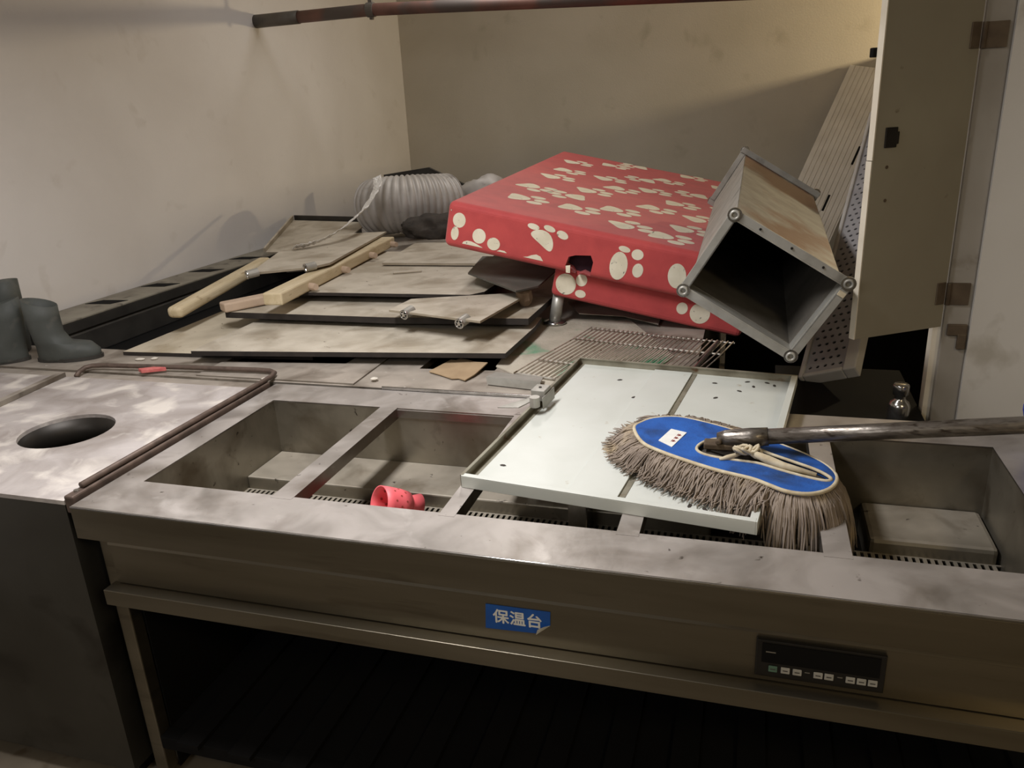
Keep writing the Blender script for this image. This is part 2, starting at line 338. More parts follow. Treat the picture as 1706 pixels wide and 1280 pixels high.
# sticker with the counter's name
st = thing('name_sticker', 'blue sticker with three white Chinese characters and a curled corner', 'sticker', (.975, .03, .652))
zy = .0285
part(st, 'sticker_sheet', MB().prism([(.916, zy, .679), (1.041, zy, .680), (1.040, zy, .650), (1.013, zy, .629), (.913, zy, .625)], (0, .0012, 0)), 'sticker_blue')
part(st, 'curled_corner', MB().prism([(1.012, zy - .001, .626), (1.040, zy - .001, .651), (1.030, zy - .009, .652), (1.018, zy - .010, .645)], (0, .0006, 0)), 'sticker_white', label='white peeled back corner')
def text_mesh(body, size, M, m, name, parent, weight=.0):
    c = bpy.data.curves.new('t', 'FONT'); c.body = body; c.size = size; c.align_x = 'CENTER'; c.align_y = 'CENTER'; c.extrude = .0002
    o = bpy.data.objects.new('t', c); COL.objects.link(o)
    dg = bpy.context.evaluated_depsgraph_get(); me = bpy.data.meshes.new_from_object(o.evaluated_get(dg))
    bpy.data.objects.remove(o)
    if weight:   # embolden: overlaid copies a hair apart
        b0 = bmesh.new(); b0.from_mesh(me); b1 = bmesh.new()
        for q, (ox, oy) in enumerate(((-1, 0), (1, 0), (0, -1), (0, 1))):
            mp_ = [b1.verts.new(v_.co + Vector((ox * weight, oy * weight, q * 1e-5))) for v_ in b0.verts]
            for f_ in b0.faces: b1.faces.new([mp_[v_.index] for v_ in f_.verts])
        b1.to_mesh(me); b0.free(); b1.free()
    me.transform(Matrix.Translation(-origin(parent)) @ M); me.materials.clear(); me.materials.append(MATS[m]); me.name = name
    return put(name, me, parent)
for i, ch in enumerate('保温台'):
    Mt = Matrix.Translation((.945 + i * .0325, zy - .0004, .6535)) @ Matrix.Rotation(pi / 2, 4, 'X')
    text_mesh(ch, .032, Mt, 'sticker_white', 'character', st, .0007)

# control panel
cp = thing('control_panel', 'dark digital temperature control panel with a row of small buttons', 'control panel', (1.503, .03, .651))
part(cp, 'bezel', MB().box(1.402, 1.605, .022, .030, .615, .689), 'panel_black', .002)
part(cp, 'display_window', MB().box(1.412, 1.596, .0205, .022, .645, .683), 'dark')
for i, bx in enumerate((1.431, 1.451, 1.470, 1.503, 1.520, 1.553, 1.570, 1.587)):
    b = part(cp, 'button', MB().box(bx - .0072, bx + .0072, .0195, .022, .6275, .6395), 'button_green' if i == 0 else 'button_grey', .001)
    part(b, 'button_print', MB().box(bx - .004, bx + .004, .0192, .0195, .6325, .6345), 'print_dark')
part(cp, 'panel_print', MB().box(1.418, 1.434, .0201, .0205, .666, .668), 'print_grey')
for bx in (1.486, 1.537):
    part(cp, 'panel_print', MB().box(bx - .004, bx + .004, .0215, .022, .634, .6355), 'print_grey')

# ------------------------------------------------------------------ stove on the left
sv = thing('stove_cabinet', 'steel stove cabinet with a dirty top plate and round burner hole', 'stove', (-.4, .4, 0))
hole = [(-.363 + .118 * cos(a), .358 + .118 * sin(a)) for a in [2 * pi * i / 40 for i in range(40)]]
part(sv, 'top_plate', MB().plate([(-1.28, .02), (-.035, .02), (-.035, .745), (-1.28, .745)], [hole[::-1]], .790, .800), 'stove_top')
part(sv, 'hole_collar', MB().lathe([(.124, .79), (.118, .79), (.118, .70), (.124, .70)], 40, Matrix.Translation((-.363, .358, 0)), True), 'dark_steel', smooth=True)
part(sv, 'burner_pit', MB().cyl((-.365, .36, .60), (-.365, .36, .61), .2, 32), 'dark')
part(sv, 'cabinet_body', MB().box(-1.28, -.035, .02, .024, .05, .79).box(-.039, -.035, .024, .745, .05, .79).box(-1.28, -1.276, .024, .745, .05, .79).box(-1.28, -.035, .741, .745, .05, .79).box(-1.276, -.039, .024, .741, .05, .06), 'stove_front')
part(sv, 'back_strip', MB().box(-1.28, -.036, .7455, .7985, .786, .796), 'steel_grimy')
part(sv, 'plinth', MB().box(-1.25, -.06, .07, .70, 0, .05), 'dark')
part(sv, 'raised_rim', MB().prism([(-.775, .745, .816), (-.752, .745, .816), (-.674, .03, .816), (-.700, .03, .816)], (0, 0, -.016)), 'steel_grimy', .002)
part(sv, 'edge_bar', MB().box(-.034, -.008, .02, .775, .77, .812), 'rod_brown', .004)
part(sv, 'corner_bolt', MB().cyl((-.021, .045, .812), (-.021, .045, .816), .006, 10), 'chrome')
rp = [(-.712, .745, .803), (-.716, .765, .812), (-.715, .790, .818), (-.700, .806, .82), (-.66, .815, .82), (-.35, .838, .82), (-.10, .85, .82), (-.055, .848, .82), (-.028, .832, .82), (-.018, .80, .82), (-.018, .76, .8195), (-.020, .40, .8195), (-.021, .06, .8195)]
solo('guard_rod', MB().tube(rp, .0075, 10), 'rod_brown', 'bent brown guard rod looping around the back of the stove top', 'rod', smooth=True)
solo('red_packet', MB().prism([(-.512, .80, .822), (-.445, .838, .822), (-.421, .822, .822), (-.488, .786, .822)], (0, 0, -.012)), 'red_scrap', 'small crumpled red packet beside the guard rod behind the stove', 'packet', .002)

# rubber boots
def boot(label, cx, cy, ang, hgt, k=1.0):
    M = Matrix.Translation((cx, cy, .8036)) @ Matrix.Rotation(ang, 4, 'Z')
    t = thing('rubber_boot', label, 'boot', (cx, cy, .803), 'rubber boots behind the stove')
    mb = MB(); n = 20; rings = []
    # shaft + foot as one skin: rings from the shaft top to the heel, foot blended as horizontal ellipses
    prof = [(0.205 * hgt, .066, .056, 0), (.15 * hgt, .065, .055, 0), (.10, .062, .054, .004), (.075, .075, .055, .018), (.055, .11, .056, .05), (.03, .125, .056, .062), (.012, .125, .055, .062), (.0, .118, .05, .06)]
    vs = []
    for (z_, rx, ry, ox) in prof:
        for q in range(n):
            a = 2 * pi * q / n; c_, s_ = cos(a), sin(a)
            zz = z_ + (.016 * -c_ if z_ > .16 else 0)
            if c_ > 0 and z_ > .06 and ox > .01: zz -= .02 * c_
            vs.append((ox + rx * c_ * k, ry * s_ * k, zz))
    fs = []
    for i in range(len(prof) - 1):
        fs += [(i * n + q, i * n + (q + 1) % n, (i + 1) * n + (q + 1) % n, (i + 1) * n + q) for q in range(n)]
    fs.append(tuple((len(prof) - 1) * n + q for q in range(n)))
    # inner lining
    m0 = len(vs)
    for (z_, rx, ry, ox) in prof[:3]:
        for q in range(n):
            a = 2 * pi * q / n
            zz = z_ + (.016 * -cos(a) if z_ > .16 else 0)
            vs.append((ox + (rx - .005) * cos(a) * k, (ry - .005) * sin(a) * k, zz))
    for i in range(2): fs += [(m0 + i * n + (q + 1) % n, m0 + i * n + q, m0 + (i + 1) * n + q, m0 + (i + 1) * n + (q + 1) % n) for q in range(n)]
    fs += [(q, m0 + q, m0 + (q + 1) % n, (q + 1) % n) for q in range(n)]
    fs.append(tuple(m0 + 2 * n + q for q in range(n)))
    mb.add(vs, fs, M)
    part(t, 'boot_upper', mb, 'boot_rubber', smooth=True)
    so = MB(); ring = [(.062 + .131 * cos(a) * k, .060 * sin(a) * k * (1 if cos(a) > -.2 else .85)) for a in [2 * pi * q / 24 for q in range(24)]]
    so.prism([(x_, y_, .012) for x_, y_ in ring], (0, 0, -.012), M)
    part(t, 'sole', so, 'black_iron')
boot('dark rubber boot with a dusty toe pointing at the black ledge', -.95, .885, radians(22), 1.0, .84)
boot('taller dark rubber boot behind the others at the left edge', -1.19, .965, radians(150), 1.25, .95)
boot('dark rubber boot with its shaft beside the dusty one, nearest the stove', -1.085, .86, radians(-150), 1.0, .84)

# ------------------------------------------------------------------ black ledge along the left wall
lg = thing('side_ledge', 'long black ledge with dark slots running along the left wall', 'ledge', (-1.22, 2.3, .0))
part(lg, 'ledge_body', MB().box(-1.319, -1.14, 1.11, 3.6, .55, .858).box(-1.14, -1.128, 1.11, 3.6, .816, .858).box(-1.14, -1.120, 1.11, 3.6, .55, .808), 'black_iron', .003)
part(lg, 'ledge_top', MB().box(-1.319, -1.126, 1.11, 3.6, .858, .866), 'rail_top', .002)
for y0 in (1.44, 1.77, 2.10, 2.43, 2.76, 3.1):
    part(lg, 'slot', MB().prism([(-1.30, y0 - .03, .8675), (-1.18, y0 - .02, .8675), (-1.15, y0 + .05, .8675), (-1.27, y0 + .04, .8675)], (0, 0, -.005)), 'dark')

# ------------------------------------------------------------------ back counter
bc = thing('back_counter', 'wide grimy steel counter behind the warming counter under the pile of boards', 'counter', (0, 1.8, 0))
BZ = .803
o1 = [(-.30, .955), (-.30, 1.45), (.128, 1.45), (.128, .985)]
o2 = [(.389, .985), (.389, 1.45), (.63, 1.45), (.63, 1.0)]
part(bc, 'counter_top', MB().plate([(-1.31, .80), (1.22, .80), (1.22, 3.5), (-.72, 3.5), (-.72, 1.03), (-1.31, 1.03)], [o1, o2], BZ - .02, BZ), 'steel_grimy')
part(bc, 'front_edge', MB().box(.35, 1.22, .7945, .7995, BZ - .02, BZ + .006), 'chrome', .001, label='bright steel front edge')
part(bc, 'counter_body', MB().box(-1.31, 1.21, .84, .845, .06, BZ - .02).box(1.205, 1.21, .845, 3.49, .06, BZ - .02).box(-1.11, 1.205, 3.485, 3.49, .06, BZ - .02).box(-1.11, -1.105, 1.03, 3.485, .06, .72).box(-1.31, 1.21, .845, 3.49, .05, .06), 'dark_steel')
part(bc, 'trough_floor', MB().box(-1.12, -.72, 1.03, 3.5, .70, .72), 'dark')
part(bc, 'sink_box', MB().box(-.32, .15, .94, 1.47, .5, .505).box(.37, .65, .97, 1.47, .5, .505), 'dark')
for lx, ly in ((-1.25, .88), (1.15, .88), (-.66, 3.40), (1.15, 3.40)):
    part(bc, 'foot', MB().box(lx - .02, lx + .02, ly - .02, ly + .02, 0, .05), 'dark')

def sheet(name, label, top, t, m, edge=None, cat='panel', group=None, bevel=0, thru=(0, 0, -1)):
    mb = MB(); mb.prism(top, Vector(thru) * t)
    if edge:
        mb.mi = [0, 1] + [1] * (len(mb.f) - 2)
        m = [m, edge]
    return solo(name, mb, m, label, cat, bevel, group=group)
sheet('steel_plate', 'flat steel cover plate lying on the back counter beside the two openings', [(-.30, .803 + .006, BZ + .005), (.252, .803 + .006, BZ + .005), (.246, 1.13, BZ + .005), (.14, 1.12, BZ + .005), (.135, .985, BZ + .005), (-.30, .945, BZ + .005)], .0045, 'steel_grimy')
G = 'loose boards piled on the back counter'
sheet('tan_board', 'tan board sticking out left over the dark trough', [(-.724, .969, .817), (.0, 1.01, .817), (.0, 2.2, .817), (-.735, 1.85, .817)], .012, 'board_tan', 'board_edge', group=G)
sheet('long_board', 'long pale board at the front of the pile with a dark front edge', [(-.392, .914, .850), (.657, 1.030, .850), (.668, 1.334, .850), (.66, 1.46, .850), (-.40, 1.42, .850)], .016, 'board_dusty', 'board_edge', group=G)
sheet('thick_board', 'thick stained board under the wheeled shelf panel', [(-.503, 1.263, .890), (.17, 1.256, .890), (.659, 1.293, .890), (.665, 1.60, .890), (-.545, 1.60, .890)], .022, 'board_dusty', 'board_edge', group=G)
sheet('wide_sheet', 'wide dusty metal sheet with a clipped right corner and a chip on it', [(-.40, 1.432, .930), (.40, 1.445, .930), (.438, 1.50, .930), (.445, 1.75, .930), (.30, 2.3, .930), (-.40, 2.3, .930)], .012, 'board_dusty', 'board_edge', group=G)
sheet('top_sheet', 'whitish sheet at the back of the pile just left of the red bed', [(-.18, 1.945, .945), (.275, 1.950, .945), (.27, 2.50, .945), (-.25, 2.50, .945)], .010, 'board_dusty', group=G)
sheet('lower_sheet', 'plain steel sheet at the far back under the pile', [(-.70, 2.0, .905), (-.02, 2.31, .905), (.22, 2.9, .905), (.1, 3.48, .905), (-.70, 3.48, .905)], .02, 'steel_grimy', group=G)
sheet('glass_sheet', 'dark glassy sheet tucked under the left end of the red bed', [(.30, 1.90, .985), (.355, 1.565, .985), (.60, 1.36, .968), (.655, 1.45, .966), (.655, 1.95, .970)], .006, 'glass_sheet', group=G)
solo('wood_chip', MB().box(-.058, .058, -.016, .016, 0, .006, Matrix.Translation((-.005, 1.815, .931)) @ Matrix.Rotation(radians(26), 4, 'Z')), 'board_dusty', 'thin flat chip lying on the wide metal sheet', 'chip', .001)
solo('rubble_piece', MB().lathe([(.0, -.035), (.02, -.03), (.03, -.005), (.028, .025), (.012, .036), (0, .037)], 9, Matrix.Translation((.606, 1.44, .93)) @ Matrix.Rotation(.3, 4, 'X')), 'stone_brown', 'rough brown lump left of the chrome leg under the bed', 'rubble', group=None)
# boards that prop the stack up
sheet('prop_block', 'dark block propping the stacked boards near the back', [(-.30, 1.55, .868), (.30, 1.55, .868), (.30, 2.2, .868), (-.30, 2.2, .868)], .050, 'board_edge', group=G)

# shelf panels with tube feet that have star shaped plugs
def tube_feet_panel(name, label, corners, t, feet, ln):
    top = [Vector(p) for p in corners]
    th = thing(name, label, 'shelf panel', tuple(sum(top, Vector()) / len(top) - Vector((0, 0, t))), 'shelf panels with tube feet')
    part(th, 'panel_board', MB().prism(top, (0, 0, -t)), 'board_dusty', .001)
    for p, d in feet:
        p = Vector(p); d = Vector(d).normalized(); r = .0165
        f_ = part(th, 'foot_tube', MB().tube([p, p - d * ln], r, 18, caps=False).tube([p, p - d * ln], r - .003, 18, caps=False).cyl(p - d * .012, p - d * .014, r - .003, 18), 'galvanised', smooth=False)
        u = d.cross(Vector((0, 0, 1))).normalized(); v = u.cross(d)
        sp_ = MB().tube([p + (u * cos(a) + v * sin(a)) * (r - .002) for a in [2 * pi * q / 20 for q in range(20)]], .003, 6, True)
        for q in range(5):
            a = 2 * pi * q / 5 + .4; e = u * cos(a) + v * sin(a)
            sp_.tube([p, p + e * (r - .002)], .0026, 6)
        sp_.cyl(p - d * .003, p + d * .003, .006, 10)
        part(f_, 'star_plug', sp_, 'chrome')
tube_feet_panel('footed_shelf_panel', 'pale shelf panel with two tube feet in the middle of the pile', [(.193, 1.21, .930), (.557, 1.101, .930), (.60, 1.42, .930), (.583, 1.50, .930), (.206, 1.368, .930)], .008,
                [((.262, 1.178, .922), (-.25, -.95, -.15)), ((.485, 1.105, .918), (-.25, -.95, -.15))], .045)
tube_feet_panel('footed_shelf_panel', 'shelf panel with two tube feet beside the pale lumber on the left', [(-.50, 1.445, 1.0), (-.30, 1.58, 1.0), (-.27, 1.66, 1.0), (-.40, 2.47, 1.0), (-.56, 2.42, 1.0), (-.70, 2.02, 1.0)], .010,
                [((-.500, 1.425, .996), (-.6, -.8, -.1)), ((-.325, 1.560, .9975), (-.5, -.85, -.05))], .045)

# lumber and sticks
def bar(p0, p1, w, h, roll=0):
    p0, p1 = Vector(p0), Vector(p1); d = p1 - p0; l = d.length; d.normalize(); s = d.cross(Vector((0, 0, 1))).normalized(); u = s.cross(d)
    M = Matrix(((s.x, d.x, u.x, p0.x), (s.y, d.y, u.y, p0.y), (s.z, d.z, u.z, p0.z), (0, 0, 0, 1))) @ Matrix.Rotation(roll, 4, 'Y')
    return MB().box(-w / 2, w / 2, 0, l, -h, 0, M), M
lu = thing('lumber_rail', 'pale squared timber with round pegs along its underside', 'timber', (-.30, 1.85, .93))
mb, M = bar((-.262, 1.22, .976), (-.365, 2.40, .985), .075, .045)
part(lu, 'timber', mb, 'wood_pale', .006)
for q in (.20, .47, .74, .98):
    p = M @ Vector((.02, 1.16 * q, -.028)); part(lu, 'peg', MB().tube([p, p + Vector((.035, -.012, 0)), p + Vector((.052, -.02, .001))], [.014, .015, .012], 12), 'wood_pink', smooth=False)
mb, M = bar((-.655, 1.17, .925), (-.705, 1.86, .985), .062, .042)
solo('round_ended_stick', mb, 'wood_pale', 'pale round ended wooden stick jutting over the dark trough', 'timber', .016, seg=4)
mb, M = bar((-.51, 1.26, .925), (-.34, 1.50, .93), .06, .034)
solo('short_wood_piece', mb, 'wood_pink', 'short pinkish wood offcut between the stick and the timber', 'timber', .006)

# scraps on the back counter
cb = [(.437, .947), (.455, 1.01), (.47, 1.05), (.49, 1.045), (.50, 1.06), (.56, 1.03), (.601, 1.024), (.598, .99), (.59, .93), (.576, .885), (.55, .90), (.53, .895), (.48, .925)]
solo('cardboard_scrap', MB().prism([(x_, y_, .816 + .006 * sin(9 * x_ + 14 * y_)) for x_, y_ in cb], (0, 0, -.004)), 'cardboard', 'torn brown cardboard scrap on the steel counter', 'cardboard', .0008)
solo('folded_strip', MB().prism([(.646, .874, .828), (.648, .956, .815), (.806, .909, .822), (.815, .846, .830)], (0, 0, -.003)).prism([(.646, .873, .827), (.815, .845, .829), (.813, .842, .806), (.650, .868, .806)], (0, .003, 0)), 'galvanised', 'short bent metal strip beside the torn cardboard', 'metal strip')
sheet('grimy_sheet', 'grimy sheet with green stains under the wire rack', [(.625, 1.03, .808), (.69, .975, .808), (.84, .815, .808), (1.0, .815, .808), (1.15, 1.2, .808), (.95, 1.62, .808), (.585, 1.60, .808)], .004, 'green_grime')
for i, (cx, cy) in enumerate(((-.573, .945), (-.045, .812), (.93, .90), (-.62, .93), (.30, .85))):
    solo('crumb', MB().lathe([(0, 0), (.010, .001), (.012, .004), (.005, .007), (0, .0075)], 7, Matrix.Translation((cx, cy, BZ + (.0055 if i == 4 else .0055 if i == 2 else .0003))) @ Matrix.Scale(1.6 if i % 2 else 1.0, 4, (1, 0, 0))), 'crumb', ('whitish crumb behind the red packet near the tan board', 'whitish crumb at the corner of the guard rod by the well', 'whitish crumb on the grimy sheet beside the white panel', 'whitish crumb left of the tan board corner', 'pale pebble on the steel counter between stove rod and cardboard')[i], 'crumb', group='crumbs on the back counter')

# wire rack
wr = thing('wire_rack', 'chrome wire refrigerator rack lying in front of the red bed', 'rack', (1.0, 1.15, .81))
ya = radians(-14); u = Vector((cos(ya), sin(ya), 0)); v = Vector((-sin(ya), cos(ya), 0)); O = Vector((.705, .955, .8175))
nw = 30
for i in range(nw):
    s = .005 + i * .495 / (nw - 1); sag = .005 * sin(pi * i / (nw - 1))
    part(wr, 'wire', MB().tube([O + u * s + v * 0 - Vector((0, 0, sag * .3)), O + u * s + v * .18 - Vector((0, 0, sag)), O + u * (s + .004) + v * .36 - Vector((0, 0, sag * .7)), O + u * s + v * .53], .0023, 6), 'wire_steel')
for t_ in (.0, .145, .40, .53):
    part(wr, 'cross_bar', MB().tube([O + v * t_ - Vector((0, 0, .003)), O + u * .25 + v * t_ - Vector((0, 0, .006)), O + u * .505 + v * t_ - Vector((0, 0, .004))], .0036 if t_ in (0., .40) else .003, 8), 'wire_steel')
part(wr, 'side_hook', MB().tube([O + u * .48 + v * .10, O + u * .485 + v * .28 + Vector((0, 0, .02)), O + u * .49 + v * .40 + Vector((0, 0, .035))], .006, 8), 'chrome')
sheet('bent_sheet', 'thin bent sheet lying below the front of the red bed', [(.70, 1.70, .85), (.768, 1.588, .835), (.93, 1.60, .826), (1.06, 1.54, .816), (1.06, 1.72, .816), (.80, 1.78, .845)], .003, 'steel_grimy')

# ------------------------------------------------------------------ red paw print bed
bo = Vector((.3172, 1.4352, 1.1083)); BR = Euler((.0206, .2158, .0425), 'XYZ').to_matrix(); MBed = frame(bo, BR)
BW, BD, BH = 1.07, 2.06, .16
bd = thing('folding_bed', 'red paw print folding sofa bed tipped over the pile', 'sofa bed', tuple(MBed @ Vector((.6, 1.0, -.2))))
def evaluated(mb, m, bevel, seg, cutters=()):
    o = put('tmp', mb.mesh('tmp', m)); b = o.modifiers.new('b', 'BEVEL'); b.width = bevel; b.segments = seg; b.limit_method = 'ANGLE'
    cs = []
    for c in cutters:
        co = put('cut', c.mesh('cut', m)); cs.append(co)
        bl = o.modifiers.new('bool', 'BOOLEAN'); bl.object = co; bl.operation = 'DIFFERENCE'; bl.solver = 'EXACT'
    dg = bpy.context.evaluated_depsgraph_get(); me = bpy.data.meshes.new_from_object(o.evaluated_get(dg))
    for x_ in [o] + cs: bpy.data.objects.remove(x_)
    return me
hole_c = MB().prism([(.440, -.05, .022), (.446, -.05, .056), (.468, -.05, .066), (.520, -.05, .076), (.532, -.05, .055), (.530, -.05, .004), (.505, -.05, .012), (.480, -.05, -.004), (.462, -.05, .016)], (0, .11, 0))
me = evaluated(MB().box(0, BW, 0, BD, 0, BH), 'red_cloth', .022, 5, [hole_c])
for p in me.polygons: p.use_smooth = False
me.transform(Matrix.Translation(-bd.location) @ MBed); me.name = 'cushion'
cu = put('cushion', me, bd)
part(bd, 'torn_lining', MB().box(.43, .54, .055, .062, -.002, .10, MBed), 'foam_dark', label='dark lining showing through the torn hole')
part(bd, 'torn_flap', MB().prism([(.442, -.002, .024), (.458, -.006, .030), (.462, -.008, .004), (.448, -.006, .002)], (0, .002, 0), MBed), 'paw_cream')
part(bd, 'base_box', MB().box(.40, BW, .045, BD - .05, -.105, .004, MBed), 'red_cloth', .018, seg=3)
part(bd, 'seam_piping', MB().tube([MBed @ Vector(p) for p in ((.015, -.001, .128), (.004, .02, .135), (.002, .4, .14))], .0018, 6), 'paw_cream')
for lx, ly in ((.425, .085), (.425, BD - .12), (BW - .09, BD - .12)):
    p = MBed @ Vector((lx, ly, -.10)); q = Vector((p.x - .018, p.y - .005, BZ + .0065 + (0 if ly < 1 else .0)))
    if lx > .6: q = MBed @ Vector((lx, ly, -.2))
    lgm = part(bd, 'leg', MB().tube([p, q + Vector((0, 0, .012))], .021, 20), 'galvanised', smooth=True)
    part(lgm, 'foot_disc', MB().lathe([(0, 0), (.040, 0), (.042, .004), (.039, .010), (.022, .014), (0, .014)], 28, Matrix.Translation(q)), 'chrome', smooth=True)
# paw prints: cream shapes printed on the cloth (thin, proud of the fabric by a fraction of a millimetre)
def blob(cx, cy, rx, ry, ang=0, n=22, bean=0.0):
    out = []
    for i in range(n):
        a = 2 * pi * i / n; x_ = rx * cos(a); y_ = ry * sin(a)
        if bean: y_ += bean * (x_ / rx) ** 2 * -1 if True else 0
        out.append((cx + x_ * cos(ang) - y_ * sin(ang), cy + x_ * sin(ang) + y_ * cos(ang)))
    return out
def flat(mb, pts, M, h=.0006): mb.prism([(x_, y_, h) for x_, y_ in pts], (0, 0, -h * .8), M)
def paw_mesh():
    mb = MB(); I = Matrix.Identity(4)
    flat(mb, blob(0, -.012, .050, .034, 0, 24, .020), I)
    for tx, ty in ((-.050, .040), (0, .058), (.048, .040)): flat(mb, blob(tx, ty, .0215, .025), I)
    return mb.mesh('paw_print', 'paw_cream')
PAW = paw_mesh()
TOP = [(.155, 1.638), (.178, 1.277), (.172, 1.005), (.159, .617), (.19, .327), (.328, .582), (.373, .807), (.39, .335), (.38, 1.269), (.468, 1.019), (.333, 1.811), (.537, 1.482), (.608, 1.156), (.53, .468), (.602, .205), (.654, .682), (.746, .922), (.804, 1.3), (.809, .362), (.747, .15), (.846, .637), (.643, 1.611), (.754, 1.96), (.453, 1.97), (.95, .30), (.98, .62), (.95, 1.0), (.97, 1.45), (.93, 1.75)]
for i, (px, py) in enumerate(TOP):
    o = put('paw_print', PAW, bd)
    ang = radians((-70, -100, -60, -115, -85, 100)[i % 6])
    o.matrix_local = Matrix.Translation(-bd.location) @ MBed @ Matrix.Translation((px, py, BH)) @ Matrix.Rotation(ang, 4, 'Z') @ Matrix.Scale(1.2, 4)
def front_paw(shapes, yloc):
    mb = MB(); Mf = MBed @ Matrix.Translation((0, yloc, 0)) @ Matrix.Rotation(pi / 2, 4, 'X')
    for s_ in shapes: flat(mb, blob(*s_), Mf)
    part(bd, 'paw_print', mb, 'paw_cream')
front_paw([(.352, .100, .046, .024, -.55, 24, .014), (.309, .132, .021, .010, -.1), (.365, .136, .021, .010, -.2), (.412, .124, .021, .013, -.3)], -.0002)
front_paw([(.618, .062, .030, .048, .05, 24), (.626, .121, .020, .010, -.1), (.672, .112, .020, .018), (.684, .060, .018, .024)], -.0002)
front_paw([(.125, .060, .024, .026), (.180, .044, .023, .022)], -.0002)
mb = MB(); Mf = MBed @ Matrix.Translation((0, -.0002, 0)) @ Matrix.Rotation(pi / 2, 4, 'X')
flat(mb, [(.068, .022), (.072, .030), (.085, .036), (.10, .036), (.12, .031), (.14, .024), (.143, .022)], Mf); part(bd, 'paw_print', mb, 'paw_cream')
mb = MB(); flat(mb, [(.290, .022), (.305, .026), (.318, .034), (.335, .040), (.350, .036), (.362, .022)], Mf); part(bd, 'paw_print', mb, 'paw_cream')
mb = MB(); flat(mb, [(.195, .022), (.205, .028), (.222, .028), (.232, .022)], Mf); part(bd, 'paw_print', mb, 'paw_cream')
front_paw([(.047, .100, .023, .026), (.037, .052, .014, .024)], -.0002)
front_paw([(.814, .070, .030, .042, .2, 24)], -.0002)
front_paw([(.448, -.052, .036, .038, .3, 24), (.500, -.026, .020, .022), (.505, -.075, .019, .014)], .0448)
front_paw([(.857, -.046, .019, .021), (.919, -.050, .034, .036, .2, 24)], .0448)

# ------------------------------------------------------------------ flexible hose, foil strip, dark boards at the back
hs = thing('flexible_hose', 'fat grey corrugated ventilation hose curling beside the red bed', 'hose', (-.5, 2.9, .93))
path = []
ctrl = [Vector(p) for p in ((-.655, 2.88, 1.068), (-.57, 2.85, 1.082), (-.48, 2.86, 1.088), (-.40, 2.91, 1.086), (-.33, 2.98, 1.080), (-.29, 3.05, 1.075))]
def catmull(P, k):
    out = []
    for i in range(len(P) - 1):
        p0 = P[max(i - 1, 0)]; p1 = P[i]; p2 = P[i + 1]; p3 = P[min(i + 2, len(P) - 1)]
        for j in range(k):
            t = j / k; out.append(.5 * ((2 * p1) + (p2 - p0) * t + (2 * p0 - 5 * p1 + 4 * p2 - p3) * t * t + (3 * p1 - p0 - 3 * p2 + p3) * t ** 3))
    return out + [P[-1]]
path = catmull(ctrl, 21)
rad = [.143 + .012 * abs(sin(pi * i / 6.0)) ** .7 for i in range(len(path))]
part(hs, 'corrugated_skin', MB().tube(path, rad, 36, caps=False), 'hose_grey', smooth=True)
part(hs, 'inner_lining', MB().tube(path, .138, 24, caps=False), 'rag_dark', smooth=True)
bm = bmesh.new(); bmesh.ops.create_icosphere(bm, subdivisions=4, radius=1); gb = MB()
for v_ in bm.verts:
    p = v_.co.copy(); d = 1 + .22 * noise.noise(p * 1.3 + Vector((4, 1, 2))) + .07 * noise.noise(p * 5)
    v_.co = Vector((p.x * .17 * d, p.y * .12 * d, max(p.z * .145 * d, -.14)))
bm.verts.index_update(); gb.add([v_.co + Vector((-.155, 3.31, 1.047)) for v_ in bm.verts], [tuple(q.index for q in f.verts) for f in bm.faces]); bm.free()
solo('grey_bundle', gb, 'hose_grey', 'smooth grey cloth bundle behind the hose against the red bed', 'bundle', smooth=True)
solo('dark_panel_board', MB().prism([(-.86, 3.45, 1.200), (-.555, 3.45, 1.237), (-.30, 3.45, 1.12), (-.27, 3.47, .91), (-.84, 3.47, .91)], (0, .022, 0)), 'black_iron', 'dark board standing behind the corrugated hose', 'board', .002)
bt = thing('dark_tray', 'shallow tray with a dark rim leaning by the left wall', 'tray', (-.95, 2.6, .91))
part(bt, 'tray_floor', MB().prism([(-1.27, 3.02, .985), (-.72, 2.91, .985), (-.64, 2.30, .925), (-1.00, 2.30, .925)], (0, 0, -.006)), 'board_dusty')
part(bt, 'rim', MB().prism([(-1.27, 3.03, 1.012), (-.72, 2.92, 1.012), (-.72, 2.92, .982), (-1.27, 3.03, .982)], (0, .012, 0)), 'black_iron', .002, label='dark back rim')
part(bt, 'rim', MB().prism([(-1.272, 3.03, 1.012), (-1.272, 3.03, .980), (-1.00, 2.30, .922), (-1.00, 2.30, .945)], (-.012, 0, 0)), 'board_dusty')
# crinkled foil strip
fo = catmull([Vector(p) for p in ((-.60, 1.935, 1.004), (-.56, 1.99, 1.006), (-.513, 2.081, 1.022), (-.472, 2.216, 1.065), (-.457, 2.402, 1.13), (-.50, 2.62, 1.20), (-.56, 2.75, 1.236))], 9)
mb = MB(); vs = []; nF = 5
for i, p in enumerate(fo):
    d = (fo[min(i + 1, len(fo) - 1)] - fo[max(i - 1, 0)]).normalized(); s = d.cross(Vector((0, 0, 1))).normalized(); u_ = s.cross(d)
    for j in range(nF):
        t = (j / (nF - 1) - .5) * .048; vs.append(p + s * t * .9 + u_ * (t * .45 + random.uniform(-.004, .004)) + s * random.uniform(-.004, .004) + Vector((0, 0, .012)))
mb.add(vs, [(i * nF + j, i * nF + j + 1, (i + 1) * nF + j + 1, (i + 1) * nF + j) for i in range(len(fo) - 1) for j in range(nF - 1)])
o = solo('foil_strip', mb, 'foil', 'crinkled strip of shiny aluminium foil hanging from the hose', 'foil')
sm = o.modifiers.new('s', 'SOLIDIFY'); sm.thickness = .001
